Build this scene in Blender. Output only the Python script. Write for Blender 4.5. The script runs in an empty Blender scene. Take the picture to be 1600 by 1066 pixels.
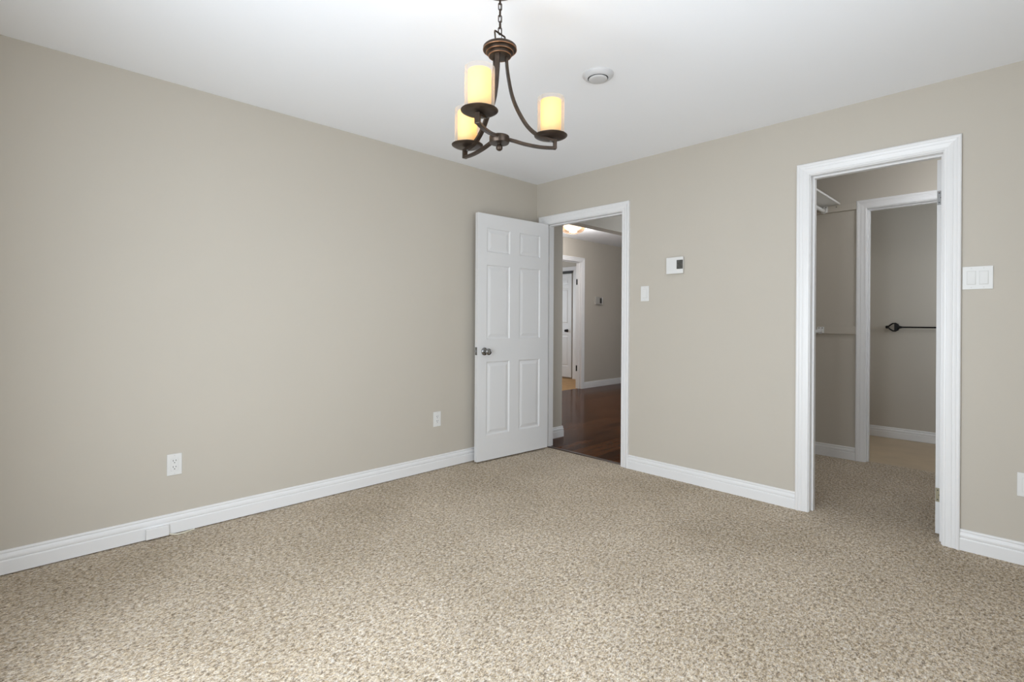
import bpy, bmesh, math, random
from mathutils import Vector, Matrix
random.seed(7)
scene = bpy.context.scene
COL = scene.collection

# ------------------------------------------------------------------ camera
cam_data = bpy.data.cameras.new('camera')
cam = bpy.data.objects.new('camera', cam_data)
COL.objects.link(cam)
cam_data.sensor_fit = 'HORIZONTAL'
cam_data.sensor_width = 36.0
cam_data.lens = 795.15 / 1600.0 * 36.0
cam_data.shift_x = 0.0
cam_data.shift_y = (501.91 - 533.0) / 1600.0
cam_data.clip_start = 0.02
YAW, ROLL = 0.797560, 0.0057793
cam.matrix_world = (Matrix.Translation((3.25347, -3.49078, 1.16261))
                    @ Matrix.Rotation(YAW, 4, 'Z')
                    @ Matrix.Rotation(math.pi / 2, 4, 'X')
                    @ Matrix.Rotation(ROLL, 4, 'Z'))
scene.camera = cam

# ------------------------------------------------------------------ view and sky
scene.view_settings.view_transform = 'Standard'
scene.view_settings.look = 'None'
scene.view_settings.exposure = 0.40
scene.view_settings.gamma = 1.0
scene.view_settings.use_curve_mapping = False
try:
    scene.cycles.use_denoising = True
    scene.cycles.diffuse_bounces = 8
    scene.cycles.max_bounces = 14
    scene.cycles.transparent_max_bounces = 16
    scene.cycles.sample_clamp_indirect = 6.0
    scene.cycles.blur_glossy = 0.5
    scene.cycles.caustics_reflective = False
    scene.cycles.caustics_refractive = False
except Exception:
    pass
world = bpy.data.worlds.new('overcast_sky')
scene.world = world
world.use_nodes = True
world.node_tree.nodes['Background'].inputs[0].default_value = (0.86, 0.93, 1.0, 1)
world.node_tree.nodes['Background'].inputs[1].default_value = 1.5


def area(name, loc, direction, sx, sy, power, color):
    """Area light in one added, unseen opening, in daylight colour."""
    d = bpy.data.lights.new(name, 'AREA')
    d.shape = 'RECTANGLE'
    d.size, d.size_y = sx, sy
    d.energy = power
    d.color = color
    o = bpy.data.objects.new(name, d)
    COL.objects.link(o)
    o.location = loc
    o.rotation_euler = Vector(direction).to_track_quat('-Z', 'Z').to_euler()
    return o


DAY = (0.86, 0.937, 1.01)
area('daylight_bedroom', (2.16, -3.765, 1.00), (0, 1, 0.0), 1.54, 1.74, 45, DAY)  # main daylight from the added window behind the viewer
area('fill_bedroom_side', (3.765, -2.30, 1.50), (-1, 0, 0.0), 1.36, 1.20, 11, DAY)  # side fill through an added window, out of view
area('fill_bathroom', (3.615, 2.30, 1.60), (-1, 0, 0), 0.78, 0.78, 3.6, DAY)  # added source to brighten the bathroom
area('fill_hall', (1.185, 2.60, 1.45), (-1, 0, 0), 1.16, 1.5, 15, DAY)  # added source, lights the hall walls and the beam face
area('fill_far_room', (-5.02, 3.0, 1.5), (1, 0, 0), 1.2, 1.2, 19, DAY)  # added source for the room across the hall

# ------------------------------------------------------------------ materials


def s2l(c):
    return tuple(((v / 255) / 12.92 if v / 255 <= 0.04045 else ((v / 255 + 0.055) / 1.055) ** 2.4) for v in c)


def mat(name, col, rough=0.6, metal=0.0, bump=0.0, bump_scale=200.0, spec=0.5, var=0.0, var_scale=3.0):
    m = bpy.data.materials.new(name)
    m.use_nodes = True
    nt = m.node_tree
    b = nt.nodes['Principled BSDF']
    b.inputs['Base Color'].default_value = (*col, 1)
    b.inputs['Roughness'].default_value = rough
    b.inputs['Metallic'].default_value = metal
    b.inputs['Specular IOR Level'].default_value = spec
    tc = nt.nodes.new('ShaderNodeTexCoord')
    if bump > 0:
        n = nt.nodes.new('ShaderNodeTexNoise')
        n.inputs['Scale'].default_value = bump_scale
        n.inputs['Detail'].default_value = 3
        bp = nt.nodes.new('ShaderNodeBump')
        bp.inputs['Strength'].default_value = bump
        bp.inputs['Distance'].default_value = 0.002
        nt.links.new(tc.outputs['Object'], n.inputs['Vector'])
        nt.links.new(n.outputs['Fac'], bp.inputs['Height'])
        nt.links.new(bp.outputs['Normal'], b.inputs['Normal'])
    if var > 0:
        n = nt.nodes.new('ShaderNodeTexNoise')
        n.inputs['Scale'].default_value = var_scale
        n.inputs['Detail'].default_value = 4
        r = nt.nodes.new('ShaderNodeValToRGB')
        r.color_ramp.elements[0].position = 0.3
        r.color_ramp.elements[1].position = 0.7
        r.color_ramp.elements[0].color = (*[c * (1 - var) for c in col], 1)
        r.color_ramp.elements[1].color = (*[min(1, c * (1 + var)) for c in col], 1)
        nt.links.new(tc.outputs['Object'], n.inputs['Vector'])
        nt.links.new(n.outputs['Fac'], r.inputs['Fac'])
        nt.links.new(r.outputs['Color'], b.inputs['Base Color'])
    return m


PAINT = mat('greige_wall_paint', (0.52, 0.482, 0.422), 0.62, bump=0.06, bump_scale=260, spec=0.35, var=0.012, var_scale=1.2)
CEIL = mat('flat_white_ceiling_paint', (0.875, 0.893, 0.930), 0.9, bump=0.05, bump_scale=300, spec=0.2)
TRIM = mat('white_semigloss_trim', (0.77, 0.77, 0.775), 0.32, bump=0.02, bump_scale=60, spec=0.5)
DOORP = mat('white_door_paint', (0.71, 0.712, 0.718), 0.38, bump=0.05, bump_scale=120, spec=0.45)
PLAST = mat('white_plastic', (0.72, 0.72, 0.71), 0.35)
GREYP = mat('light_grey_plastic', (0.62, 0.62, 0.60), 0.4)
SLOT = mat('dark_slot', (0.03, 0.03, 0.03), 0.6)
SCREEN = mat('grey_display_window', (0.075, 0.075, 0.07), 0.25, var=0.25, var_scale=90)
NICKEL = mat('satin_nickel', (0.27, 0.27, 0.27), 0.48, 0.6)
DARKNICKEL = mat('dark_nickel_knob', (0.30, 0.30, 0.30), 0.22, 1.0)
BRASSY = mat('dull_brassy_hinge', (0.30, 0.27, 0.19), 0.48, 0.6)
BRONZE = mat('oil_rubbed_bronze', (0.066, 0.048, 0.036), 0.33, 0.75, bump=0.05, bump_scale=80, var=0.3, var_scale=25)
COPPER = mat('rubbed_copper_edge', (0.34, 0.18, 0.10), 0.36, 0.9, var=0.2, var_scale=30)
BLACK = mat('black_iron', (0.012, 0.011, 0.010), 0.45, 0.5)
WIRE = mat('cream_cable', (0.72, 0.68, 0.56), 0.5)
SHELFW = mat('white_melamine', (0.78, 0.78, 0.77), 0.4)
CHAIN = mat('dark_bronze_chain', (0.07, 0.05, 0.038), 0.4, 0.75)


def carpet_material():
    m = bpy.data.materials.new('flecked_beige_berber')
    m.use_nodes = True
    nt = m.node_tree
    L = nt.links
    b = nt.nodes['Principled BSDF']
    b.inputs['Roughness'].default_value = 0.95
    b.inputs['Specular IOR Level'].default_value = 0.1
    tc = nt.nodes.new('ShaderNodeTexCoord')
    mp = nt.nodes.new('ShaderNodeMapping')
    mp.inputs['Scale'].default_value = (1.0, 0.62, 1.0)
    mp.inputs['Rotation'].default_value = (0, 0, 0.12)
    L.new(tc.outputs['Object'], mp.inputs['Vector'])
    # ragged tufts
    wob = nt.nodes.new('ShaderNodeTexNoise')
    wob.inputs['Scale'].default_value = 170
    wob.inputs['Detail'].default_value = 2
    L.new(mp.outputs['Vector'], wob.inputs['Vector'])
    addv = nt.nodes.new('ShaderNodeMixRGB')
    addv.blend_type = 'ADD'
    addv.inputs['Fac'].default_value = 0.012
    L.new(mp.outputs['Vector'], addv.inputs['Color1'])
    L.new(wob.outputs['Color'], addv.inputs['Color2'])
    vo = nt.nodes.new('ShaderNodeTexVoronoi')
    vo.inputs['Scale'].default_value = 275
    L.new(addv.outputs['Color'], vo.inputs['Vector'])
    sep = nt.nodes.new('ShaderNodeSeparateColor')
    L.new(vo.outputs['Color'], sep.inputs['Color'])
    clump = nt.nodes.new('ShaderNodeTexNoise')
    clump.inputs['Scale'].default_value = 82
    clump.inputs['Detail'].default_value = 3
    clump.inputs['Roughness'].default_value = 0.65
    L.new(mp.outputs['Vector'], clump.inputs['Vector'])
    mixf = nt.nodes.new('ShaderNodeMath')
    mixf.operation = 'MULTIPLY_ADD'
    mixf.inputs[1].default_value = 0.58
    L.new(sep.outputs['Red'], mixf.inputs[0])
    sc = nt.nodes.new('ShaderNodeMath')
    sc.operation = 'MULTIPLY_ADD'
    sc.inputs[1].default_value = 1.5
    sc.inputs[2].default_value = -0.54
    L.new(clump.outputs['Fac'], sc.inputs[0])
    L.new(sc.outputs[0], mixf.inputs[2])
    r = nt.nodes.new('ShaderNodeValToRGB')
    cr = r.color_ramp
    cr.elements[0].position = 0.14
    cr.elements[0].color = (*s2l((130, 117, 101)), 1)
    cr.elements[1].position = 0.95
    cr.elements[1].color = (*s2l((238, 229, 216)), 1)
    for pos, c in ((0.32, (168, 152, 131)), (0.46, (192, 176, 154)), (0.60, (206, 192, 172)), (0.76, (218, 207, 190))):
        e = cr.elements.new(pos)
        e.color = (*s2l(c), 1)
    L.new(mixf.outputs[0], r.inputs['Fac'])
    # grey and golden yarns mixed in
    hue = nt.nodes.new('ShaderNodeValToRGB')
    hue.color_ramp.elements[0].position = 0.0
    hue.color_ramp.elements[0].color = (0.93, 0.98, 1.10, 1)
    hue.color_ramp.elements[1].position = 1.0
    hue.color_ramp.elements[1].color = (1.04, 1.0, 0.91, 1)
    L.new(sep.outputs['Green'], hue.inputs['Fac'])
    mul = nt.nodes.new('ShaderNodeMixRGB')
    mul.blend_type = 'MULTIPLY'
    mul.inputs['Fac'].default_value = 1.0
    L.new(r.outputs['Color'], mul.inputs['Color1'])
    L.new(hue.outputs['Color'], mul.inputs['Color2'])
    # soft worn patches
    worn = nt.nodes.new('ShaderNodeTexNoise')
    worn.inputs['Scale'].default_value = 1.6
    worn.inputs['Detail'].default_value = 4
    L.new(tc.outputs['Object'], worn.inputs['Vector'])
    wr = nt.nodes.new('ShaderNodeValToRGB')
    wr.color_ramp.elements[0].position = 0.35
    wr.color_ramp.elements[0].color = (0.89, 0.88, 0.86, 1)
    wr.color_ramp.elements[1].position = 0.65
    wr.color_ramp.elements[1].color = (1.05, 1.05, 1.05, 1)
    L.new(worn.outputs['Fac'], wr.inputs['Fac'])
    mul2 = nt.nodes.new('ShaderNodeMixRGB')
    mul2.blend_type = 'MULTIPLY'
    mul2.inputs['Fac'].default_value = 1.0
    L.new(mul.outputs['Color'], mul2.inputs['Color1'])
    L.new(wr.outputs['Color'], mul2.inputs['Color2'])
    L.new(mul2.outputs['Color'], b.inputs['Base Color'])
    # pile relief
    h = nt.nodes.new('ShaderNodeMath')
    h.operation = 'MULTIPLY_ADD'
    h.inputs[1].default_value = -0.7
    L.new(vo.outputs['Distance'], h.inputs[0])
    L.new(clump.outputs['Fac'], h.inputs[2])
    bp = nt.nodes.new('ShaderNodeBump')
    bp.inputs['Strength'].default_value = 0.75
    bp.inputs['Distance'].default_value = 0.0045
    L.new(h.outputs[0], bp.inputs['Height'])
    L.new(bp.outputs['Normal'], b.inputs['Normal'])
    return m


def wood_material(name, dark, light, rough, plank=0.09, length=1.1, ior=1.45):
    m = bpy.data.materials.new(name)
    m.use_nodes = True
    nt = m.node_tree
    L = nt.links
    b = nt.nodes['Principled BSDF']
    b.inputs['Roughness'].default_value = rough
    b.inputs['IOR'].default_value = ior
    tc = nt.nodes.new('ShaderNodeTexCoord')
    mp = nt.nodes.new('ShaderNodeMapping')
    mp.inputs['Rotation'].default_value = (0, 0, math.pi / 2)
    L.new(tc.outputs['Object'], mp.inputs['Vector'])
    br = nt.nodes.new('ShaderNodeTexBrick')
    br.inputs['Scale'].default_value = 1.0
    br.inputs['Brick Width'].default_value = length
    br.inputs['Row Height'].default_value = plank
    br.inputs['Mortar Size'].default_value = 0.0012
    br.inputs['Color1'].default_value = (*dark, 1)
    br.inputs['Color2'].default_value = (*light, 1)
    br.inputs['Mortar'].default_value = (*[c * 0.35 for c in dark], 1)
    L.new(mp.outputs['Vector'], br.inputs['Vector'])
    mp2 = nt.nodes.new('ShaderNodeMapping')
    mp2.inputs['Scale'].default_value = (60, 4, 1)
    L.new(tc.outputs['Object'], mp2.inputs['Vector'])
    n = nt.nodes.new('ShaderNodeTexNoise')
    n.inputs['Scale'].default_value = 1.0
    n.inputs['Detail'].default_value = 6
    n.inputs['Distortion'].default_value = 0.6
    L.new(mp2.outputs['Vector'], n.inputs['Vector'])
    r = nt.nodes.new('ShaderNodeValToRGB')
    r.color_ramp.elements[0].position = 0.3
    r.color_ramp.elements[0].color = (0.55, 0.55, 0.55, 1)
    r.color_ramp.elements[1].position = 0.75
    r.color_ramp.elements[1].color = (1.25, 1.25, 1.25, 1)
    L.new(n.outputs['Fac'], r.inputs['Fac'])
    mx = nt.nodes.new('ShaderNodeMixRGB')
    mx.blend_type = 'MULTIPLY'
    mx.inputs['Fac'].default_value = 0.8
    L.new(br.outputs['Color'], mx.inputs['Color1'])
    L.new(r.outputs['Color'], mx.inputs['Color2'])
    L.new(mx.outputs['Color'], b.inputs['Base Color'])
    bp = nt.nodes.new('ShaderNodeBump')
    bp.inputs['Strength'].default_value = 0.08
    bp.inputs['Distance'].default_value = 0.002
    L.new(n.outputs['Fac'], bp.inputs['Height'])
    L.new(bp.outputs['Normal'], b.inputs['Normal'])
    return m


def glass_material(name, tint=(1, 1, 1), haze=0.10):
    m = bpy.data.materials.new(name)
    m.use_nodes = True
    nt = m.node_tree
    L = nt.links
    nt.nodes.remove(nt.nodes['Principled BSDF'])
    out = nt.nodes['Material Output']
    tr = nt.nodes.new('ShaderNodeBsdfTransparent')
    tr.inputs[0].default_value = (*tint, 1)
    gl = nt.nodes.new('ShaderNodeBsdfGlossy')
    gl.inputs['Roughness'].default_value = 0.03
    df = nt.nodes.new('ShaderNodeBsdfTranslucent')
    df.inputs[0].default_value = (0.95, 0.93, 0.9, 1)
    m1 = nt.nodes.new('ShaderNodeMixShader')
    lw = nt.nodes.new('ShaderNodeLayerWeight')
    lw.inputs['Blend'].default_value = 0.25
    mm = nt.nodes.new('ShaderNodeMath')
    mm.operation = 'MULTIPLY_ADD'
    mm.inputs[1].default_value = haze * 4
    mm.inputs[2].default_value = haze * 0.4
    L.new(lw.outputs['Facing'], mm.inputs[0])
    L.new(mm.outputs[0], m1.inputs[0])
    L.new(tr.outputs[0], m1.inputs[1])
    L.new(df.outputs[0], m1.inputs[2])
    fr = nt.nodes.new('ShaderNodeFresnel')
    fr.inputs[0].default_value = 1.3
    m2 = nt.nodes.new('ShaderNodeMixShader')
    cl = nt.nodes.new('ShaderNodeMath')
    cl.operation = 'MINIMUM'
    cl.inputs[1].default_value = 0.10
    L.new(fr.outputs[0], cl.inputs[0])
    L.new(cl.outputs[0], m2.inputs[0])
    L.new(m1.outputs[0], m2.inputs[1])
    L.new(gl.outputs[0], m2.inputs[2])
    L.new(m2.outputs[0], out.inputs['Surface'])
    return m


def sleeve_material():
    m = bpy.data.materials.new('frosted_amber_glass')
    m.use_nodes = True
    nt = m.node_tree
    L = nt.links
    nt.nodes.remove(nt.nodes['Principled BSDF'])
    out = nt.nodes['Material Output']
    t = nt.nodes.new('ShaderNodeBsdfTranslucent')
    t.inputs[0].default_value = (0.95, 0.78, 0.47, 1)
    d = nt.nodes.new('ShaderNodeBsdfDiffuse')
    d.inputs[0].default_value = (0.90, 0.78, 0.52, 1)
    mx = nt.nodes.new('ShaderNodeMixShader')
    mx.inputs[0].default_value = 0.40
    L.new(t.outputs[0], mx.inputs[1])
    L.new(d.outputs[0], mx.inputs[2])
    L.new(mx.outputs[0], out.inputs['Surface'])
    return m


def emission(name, col, s):
    m = bpy.data.materials.new(name)
    m.use_nodes = True
    nt = m.node_tree
    nt.nodes.remove(nt.nodes['Principled BSDF'])
    e = nt.nodes.new('ShaderNodeEmission')
    e.inputs[0].default_value = (*col, 1)
    e.inputs[1].default_value = s
    nt.links.new(e.outputs[0], nt.nodes['Material Output'].inputs['Surface'])
    return m


CARPET = carpet_material()
HARDWOOD = wood_material('dark_walnut_planks', s2l((62, 33, 15)), s2l((92, 54, 27)), 0.15, ior=1.09)
TANFLOOR = mat('tan_floor', s2l((172, 132, 84)), 0.6, var=0.12, var_scale=8)
VINYL = mat('beige_vinyl_sheet', s2l((186, 166, 138)), 0.42, var=0.07, var_scale=5)
CLEAR = glass_material('clear_glass', haze=0.10)
PANE = glass_material('window_glass', haze=0.0)
SLEEVE = sleeve_material()
BULB = emission('warm_bulb_filament_glow', (1.0, 0.74, 0.42), 6)
DOMEGLOW = emission('lit_lamp_bowl', (1.0, 0.98, 0.95), 1.7)
AMBER = mat('tan_alabaster_rim', (0.60, 0.44, 0.30), 0.4)

# ------------------------------------------------------------------ helpers


def tag(o, label=None, cat=None, group=None, kind=None):
    if label:
        o['label'] = label
    if cat:
        o['category'] = cat
    if group:
        o['group'] = group
    if kind:
        o['kind'] = kind
    return o


def empty(name, loc, label, cat, group=None, rotz=0.0):
    o = bpy.data.objects.new(name, None)
    COL.objects.link(o)
    o.empty_display_size = 0.05
    o.location = loc
    o.rotation_euler = (0, 0, rotz)
    return tag(o, label, cat, group)


def link(name, bm, m, parent=None, smooth=False, bevel=0.0, seg=2):
    me = bpy.data.meshes.new(name)
    bmesh.ops.recalc_face_normals(bm, faces=bm.faces)
    bm.to_mesh(me)
    bm.free()
    for x in (m if isinstance(m, (list, tuple)) else [m]):
        me.materials.append(x)
    o = bpy.data.objects.new(name, me)
    COL.objects.link(o)
    if parent is not None:
        o.parent = parent
    if smooth:
        for p in me.polygons:
            p.use_smooth = True
        try:
            me.set_sharp_from_angle(angle=math.radians(38))
        except Exception:
            pass
    if bevel > 0:
        md = o.modifiers.new('bevel', 'BEVEL')
        md.width = bevel
        md.segments = seg
        md.limit_method = 'ANGLE'
        md.angle_limit = math.radians(40)
        try:
            md.harden_normals = False
        except Exception:
            pass
    return o


def add_box(bm, x0, x1, y0, y1, z0, z1):
    vs = [bm.verts.new(p) for p in ((x0, y0, z0), (x1, y0, z0), (x1, y1, z0), (x0, y1, z0),
                                    (x0, y0, z1), (x1, y0, z1), (x1, y1, z1), (x0, y1, z1))]
    for f in ((0, 3, 2, 1), (4, 5, 6, 7), (0, 1, 5, 4), (1, 2, 6, 5), (2, 3, 7, 6), (3, 0, 4, 7)):
        bm.faces.new([vs[i] for i in f])
    return vs


def boxes(name, lst, m, parent=None, bevel=0.0):
    bm = bmesh.new()
    for b in lst:
        add_box(bm, *b)
    return link(name, bm, m, parent, bevel=bevel)


def add_lathe(bm, prof, seg=40, M=None, closed=False):
    """prof: (radius, height) list turned about local Z."""
    M = M or Matrix.Identity(4)
    rings = []
    for r, z in prof:
        if r < 1e-6:
            rings.append([bm.verts.new(M @ Vector((0, 0, z)))])
        else:
            rings.append([bm.verts.new(M @ Vector((r * math.cos(2 * math.pi * i / seg), r * math.sin(2 * math.pi * i / seg), z))) for i in range(seg)])
    n = len(rings)
    for k in range(n if closed else n - 1):
        a, b = rings[k], rings[(k + 1) % n]
        for i in range(seg):
            j = (i + 1) % seg
            if len(a) == 1 and len(b) == 1:
                continue
            if len(a) == 1:
                bm.faces.new((a[0], b[i], b[j]))
            elif len(b) == 1:
                bm.faces.new((a[i], a[j], b[0]))
            else:
                bm.faces.new((a[i], a[j], b[j], b[i]))
    return rings


def lathe(name, prof, m, parent=None, seg=40, M=None, closed=False):
    bm = bmesh.new()
    add_lathe(bm, prof, seg, M, closed)
    return link(name, bm, m, parent, smooth=True)


def add_sweep(bm, pts, section, up=Vector((0, 0, 1)), cap=True, closed=False):
    """Sweep a closed 2-D section (side, up) along 3-D points."""
    pts = [Vector(p) for p in pts]
    n = len(pts)
    rings = []
    for i, p in enumerate(pts):
        if closed:
            t = (pts[(i + 1) % n] - pts[i - 1]).normalized()
        else:
            t = (pts[min(i + 1, n - 1)] - pts[max(i - 1, 0)]).normalized()
        side = t.cross(up)
        if side.length < 1e-4:
            side = Vector((1, 0, 0))
        side.normalize()
        u = side.cross(t).normalized()
        rings.append([bm.verts.new(p + side * a + u * b) for a, b in section])
    m = len(section)
    for i in range(n if closed else n - 1):
        a, b = rings[i], rings[(i + 1) % n]
        for k in range(m):
            bm.faces.new((a[k], a[(k + 1) % m], b[(k + 1) % m], b[k]))
    if cap and not closed:
        bm.faces.new(rings[0])
        bm.faces.new(rings[-1])


def circ(r, n=10):
    return [(r * math.cos(2 * math.pi * i / n), r * math.sin(2 * math.pi * i / n)) for i in range(n)]


def tube(name, pts, r, m, parent=None, n=10, closed=False, up=Vector((0, 0, 1))):
    bm = bmesh.new()
    add_sweep(bm, pts, circ(r, n), up=up, closed=closed)
    return link(name, bm, m, parent, smooth=True)


# board profiles: (protrusion from the wall, height) and (distance from opening, protrusion)
BASE_PROF = [(0, 0), (0.0145, 0), (0.0145, 0.058), (0.0135, 0.062), (0.0105, 0.0640), (0.0118, 0.067), (0.0130, 0.072), (0.0128, 0.079),
             (0.0112, 0.086), (0.0080, 0.0905), (0.0070, 0.0930), (0.0088, 0.0955), (0.0100, 0.0990), (0.0092, 0.1030), (0.0060, 0.1070), (0, 0.1070)]
CAS_PROF = [(0, 0), (0, 0.0085), (0.004, 0.0105), (0.011, 0.0110), (0.0125, 0.0095), (0.016, 0.0100), (0.028, 0.0125), (0.036, 0.0148),
            (0.0385, 0.0128), (0.043, 0.0135), (0.052, 0.0160), (0.0545, 0.0185), (0.060, 0.0195), (0.066, 0.0190), (0.0700, 0.0160), (0.0700, 0)]


def sweep_board(name, prof, p0, p1, normal, z0=0.0, mitre0=0.0, mitre1=0.0, label=None, m=None, parent=None):
    """Baseboard from p0 to p1 (xy); normal = outward xy; mitre: +1 lengthens the end by the protrusion."""
    bm = bmesh.new()
    d = Vector((p1[0] - p0[0], p1[1] - p0[1])).normalized()
    nr = Vector(normal)
    A, B = [], []
    for o, z in prof:
        a = Vector(p0) + nr * o - d * o * mitre0
        b = Vector(p1) + nr * o + d * o * mitre1
        A.append(bm.verts.new((a.x, a.y, z + z0)))
        B.append(bm.verts.new((b.x, b.y, z + z0)))
    n = len(prof)
    for k in range(n):
        bm.faces.new((A[k], A[(k + 1) % n], B[(k + 1) % n], B[k]))
    bm.faces.new(A)
    bm.faces.new(B)
    o = link(name, bm, m or TRIM, parent)
    if label:
        tag(o, label, 'baseboard', kind='structure')
    return o


def casing_mesh(bm, fn, a0, a1, top, z0=0.0, w=0.07):
    """Mitred casing round an opening; fn(a, z, d) -> world point."""
    k = w / 0.07
    st = []
    for s, d in CAS_PROF:
        s *= k
        st.append([bm.verts.new(fn(a0 - s, z0, d)), bm.verts.new(fn(a0 - s, top + s, d)),
                   bm.verts.new(fn(a1 + s, top + s, d)), bm.verts.new(fn(a1 + s, z0, d))])
    n = len(st)
    for i in range(n):
        A, B = st[i], st[(i + 1) % n]
        for j in range(3):
            bm.faces.new((A[j], A[j + 1], B[j + 1], B[j]))
    bm.faces.new([s[0] for s in st])
    bm.faces.new([s[3] for s in st])


def doorway(name, fn, a0, a1, top, depth, stop, label, w=0.07, jt=0.018, back=True, z0=0.0):
    """Casing (top level) with jamb and stop as children. fn(a, z, d): d<0 goes into the wall."""
    bm = bmesh.new()
    casing_mesh(bm, fn, a0 - 0.005, a1 + 0.005, top + 0.005, z0=z0, w=w)
    o = link(name, bm, TRIM)
    tag(o, label, 'door frame', kind='structure')

    def slab(bm, A0, A1, Z0, Z1, D0, D1):
        vs = [bm.verts.new(fn(a, z, d)) for a, z, d in ((A0, Z0, D0), (A1, Z0, D0), (A1, Z1, D0), (A0, Z1, D0),
                                                        (A0, Z0, D1), (A1, Z0, D1), (A1, Z1, D1), (A0, Z1, D1))]
        for f in ((0, 1, 2, 3), (4, 7, 6, 5), (0, 4, 5, 1), (1, 5, 6, 2), (2, 6, 7, 3), (3, 7, 4, 0)):
            bm.faces.new([vs[i] for i in f])
    for nm, A0, A1, Z0, Z1 in (('jamb', a0 - jt, a0, z0, top), ('jamb', a1, a1 + jt, z0, top), ('head_jamb', a0 - jt, a1 + jt, top, top + jt)):
        b2 = bmesh.new()
        slab(b2, A0, A1, Z0, Z1, 0.0, -depth)
        link(nm, b2, TRIM, o, bevel=0.0015)
    s0, s1 = stop
    b2 = bmesh.new()
    slab(b2, a0, a0 + 0.011, z0, top - 0.011, -s0, -s1)
    slab(b2, a1 - 0.011, a1, z0, top - 0.011, -s0, -s1)
    slab(b2, a0, a1, top - 0.011, top, -s0, -s1)
    link('door_stop', b2, TRIM, o, bevel=0.0015)
    return o


# ------------------------------------------------------------------ room shell
H, HH = 2.44, 2.57
T = 0.115


def struct(o, label, cat):
    return tag(o, label, cat, kind='structure')


def quad_slab(name, lst, m, label, cat):
    return struct(boxes(name, lst, m), label, cat)


quad_slab('floor', [(-0.02, 3.77, -3.77, 0.030, -0.05, 0), (1.78, 3.6, 0.030, 1.655, -0.05, 0)], CARPET,
          'flecked beige carpet covering the bedroom and walk-in closet', 'carpet')
quad_slab('floor_hall', [(-2.27, 1.22, 0.030, 6.1, -0.05, 0.0)], HARDWOOD,
          'dark glossy hardwood floor of the hall beyond the open door', 'floor')
quad_slab('floor_bathroom', [(1.85, 3.6, 1.655, 2.9, -0.05, 0.0)], VINYL,
          'pale beige vinyl floor behind the closet', 'floor')
quad_slab('floor_far_room', [(-5.1, -2.27, 1.4, 4.7, -0.05, 0.0)], TANFLOOR,
          'tan floor of the room across the hall', 'floor')
quad_slab('ceiling', [(-0.13, 3.9, -3.9, 0.115, H, H + 0.25)], CEIL, 'flat white bedroom ceiling', 'ceiling')
quad_slab('ceiling_closet', [(1.6, 3.75, 0.115, 3.0, H, H + 0.25)], CEIL, 'white ceiling over the closet and bathroom', 'ceiling')
quad_slab('ceiling_hall', [(-2.32, 1.3, 0.115, 6.2, HH, HH + 0.12)], CEIL, 'white hall ceiling beyond the beige beam', 'ceiling')
quad_slab('ceiling_far_room', [(-5.2, -2.32, 1.3, 4.8, HH, HH + 0.12)], CEIL, 'white ceiling of the room across the hall', 'ceiling')

quad_slab('wall_left', [(-0.12, 0, -3.9, 0.0, 0, H)], PAINT, 'long plain greige wall behind the open white door', 'wall')
D1 = (0.115, 0.938, 2.050)
D2 = (2.296, 2.918, 2.066)
D3 = (2.281, 2.99, 2.118)
jt = 0.018
quad_slab('wall_right', [
    (-0.12, D1[0] - jt, 0, T, 0, H), (D1[0] - jt, D1[1] + jt, 0, T, D1[2] + jt, H), (D1[1] + jt, D2[0] - jt, 0, T, 0, H),
    (D2[0] - jt, D2[1] + jt, 0, T, D2[2] + jt, H), (D2[1] + jt, 3.87, 0, T, 0, H)], PAINT,
    'greige wall holding both doorways and the thermostat', 'wall')
W1 = (1.34, 2.98, 0.10, 1.92)
W2 = (-3.00, -1.60, 0.86, 2.14)
quad_slab('wall_back', [(0, W1[0], -3.87, -3.75, 0, H), (W1[1], 3.75, -3.87, -3.75, 0, H), (W1[0], W1[1], -3.87, -3.75, 0, W1[2]),
                        (W1[0], W1[1], -3.87, -3.75, W1[3], H)], PAINT, 'greige wall with the added bedroom window behind the viewer', 'wall')
quad_slab('wall_side', [(3.75, 3.87, -3.87, W2[0], 0, H), (3.75, 3.87, W2[1], 0, 0, H), (3.75, 3.87, W2[0], W2[1], 0, W2[2]),
                        (3.75, 3.87, W2[0], W2[1], W2[3], H)], PAINT, 'greige wall with an added window beside the viewer', 'wall')
# added unseen window behind the viewer; daylight side read from shadows
wf = boxes('window_1', [(W1[0], W1[0] + 0.05, -3.85, -3.77, W1[2], W1[3]), (W1[1] - 0.05, W1[1], -3.85, -3.77, W1[2], W1[3]),
                        (W1[0], W1[1], -3.85, -3.77, W1[2], W1[2] + 0.05), (W1[0], W1[1], -3.85, -3.77, W1[3] - 0.05, W1[3]),
                        (2.14, 2.18, -3.84, -3.78, W1[2], W1[3])], TRIM)
struct(wf, 'tall white framed bedroom window added unseen behind the viewer', 'window')
boxes('pane', [(W1[0] + 0.05, W1[1] - 0.05, -3.812, -3.808, W1[2] + 0.05, W1[3] - 0.05)], PANE, wf)

wg = boxes('window_2_added', [(3.77, 3.85, W2[0], W2[0] + 0.05, W2[2], W2[3]), (3.77, 3.85, W2[1] - 0.05, W2[1], W2[2], W2[3]),
                        (3.77, 3.85, W2[0], W2[1], W2[2], W2[2] + 0.05), (3.77, 3.85, W2[0], W2[1], W2[3] - 0.05, W2[3])], TRIM)
struct(wg, 'white framed bedroom window added unseen beside the viewer', 'window')  # added for the side fill, never in view
boxes('pane', [(3.808, 3.812, W2[0] + 0.05, W2[1] - 0.05, W2[2] + 0.05, W2[3] - 0.05)], PANE, wg)

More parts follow.
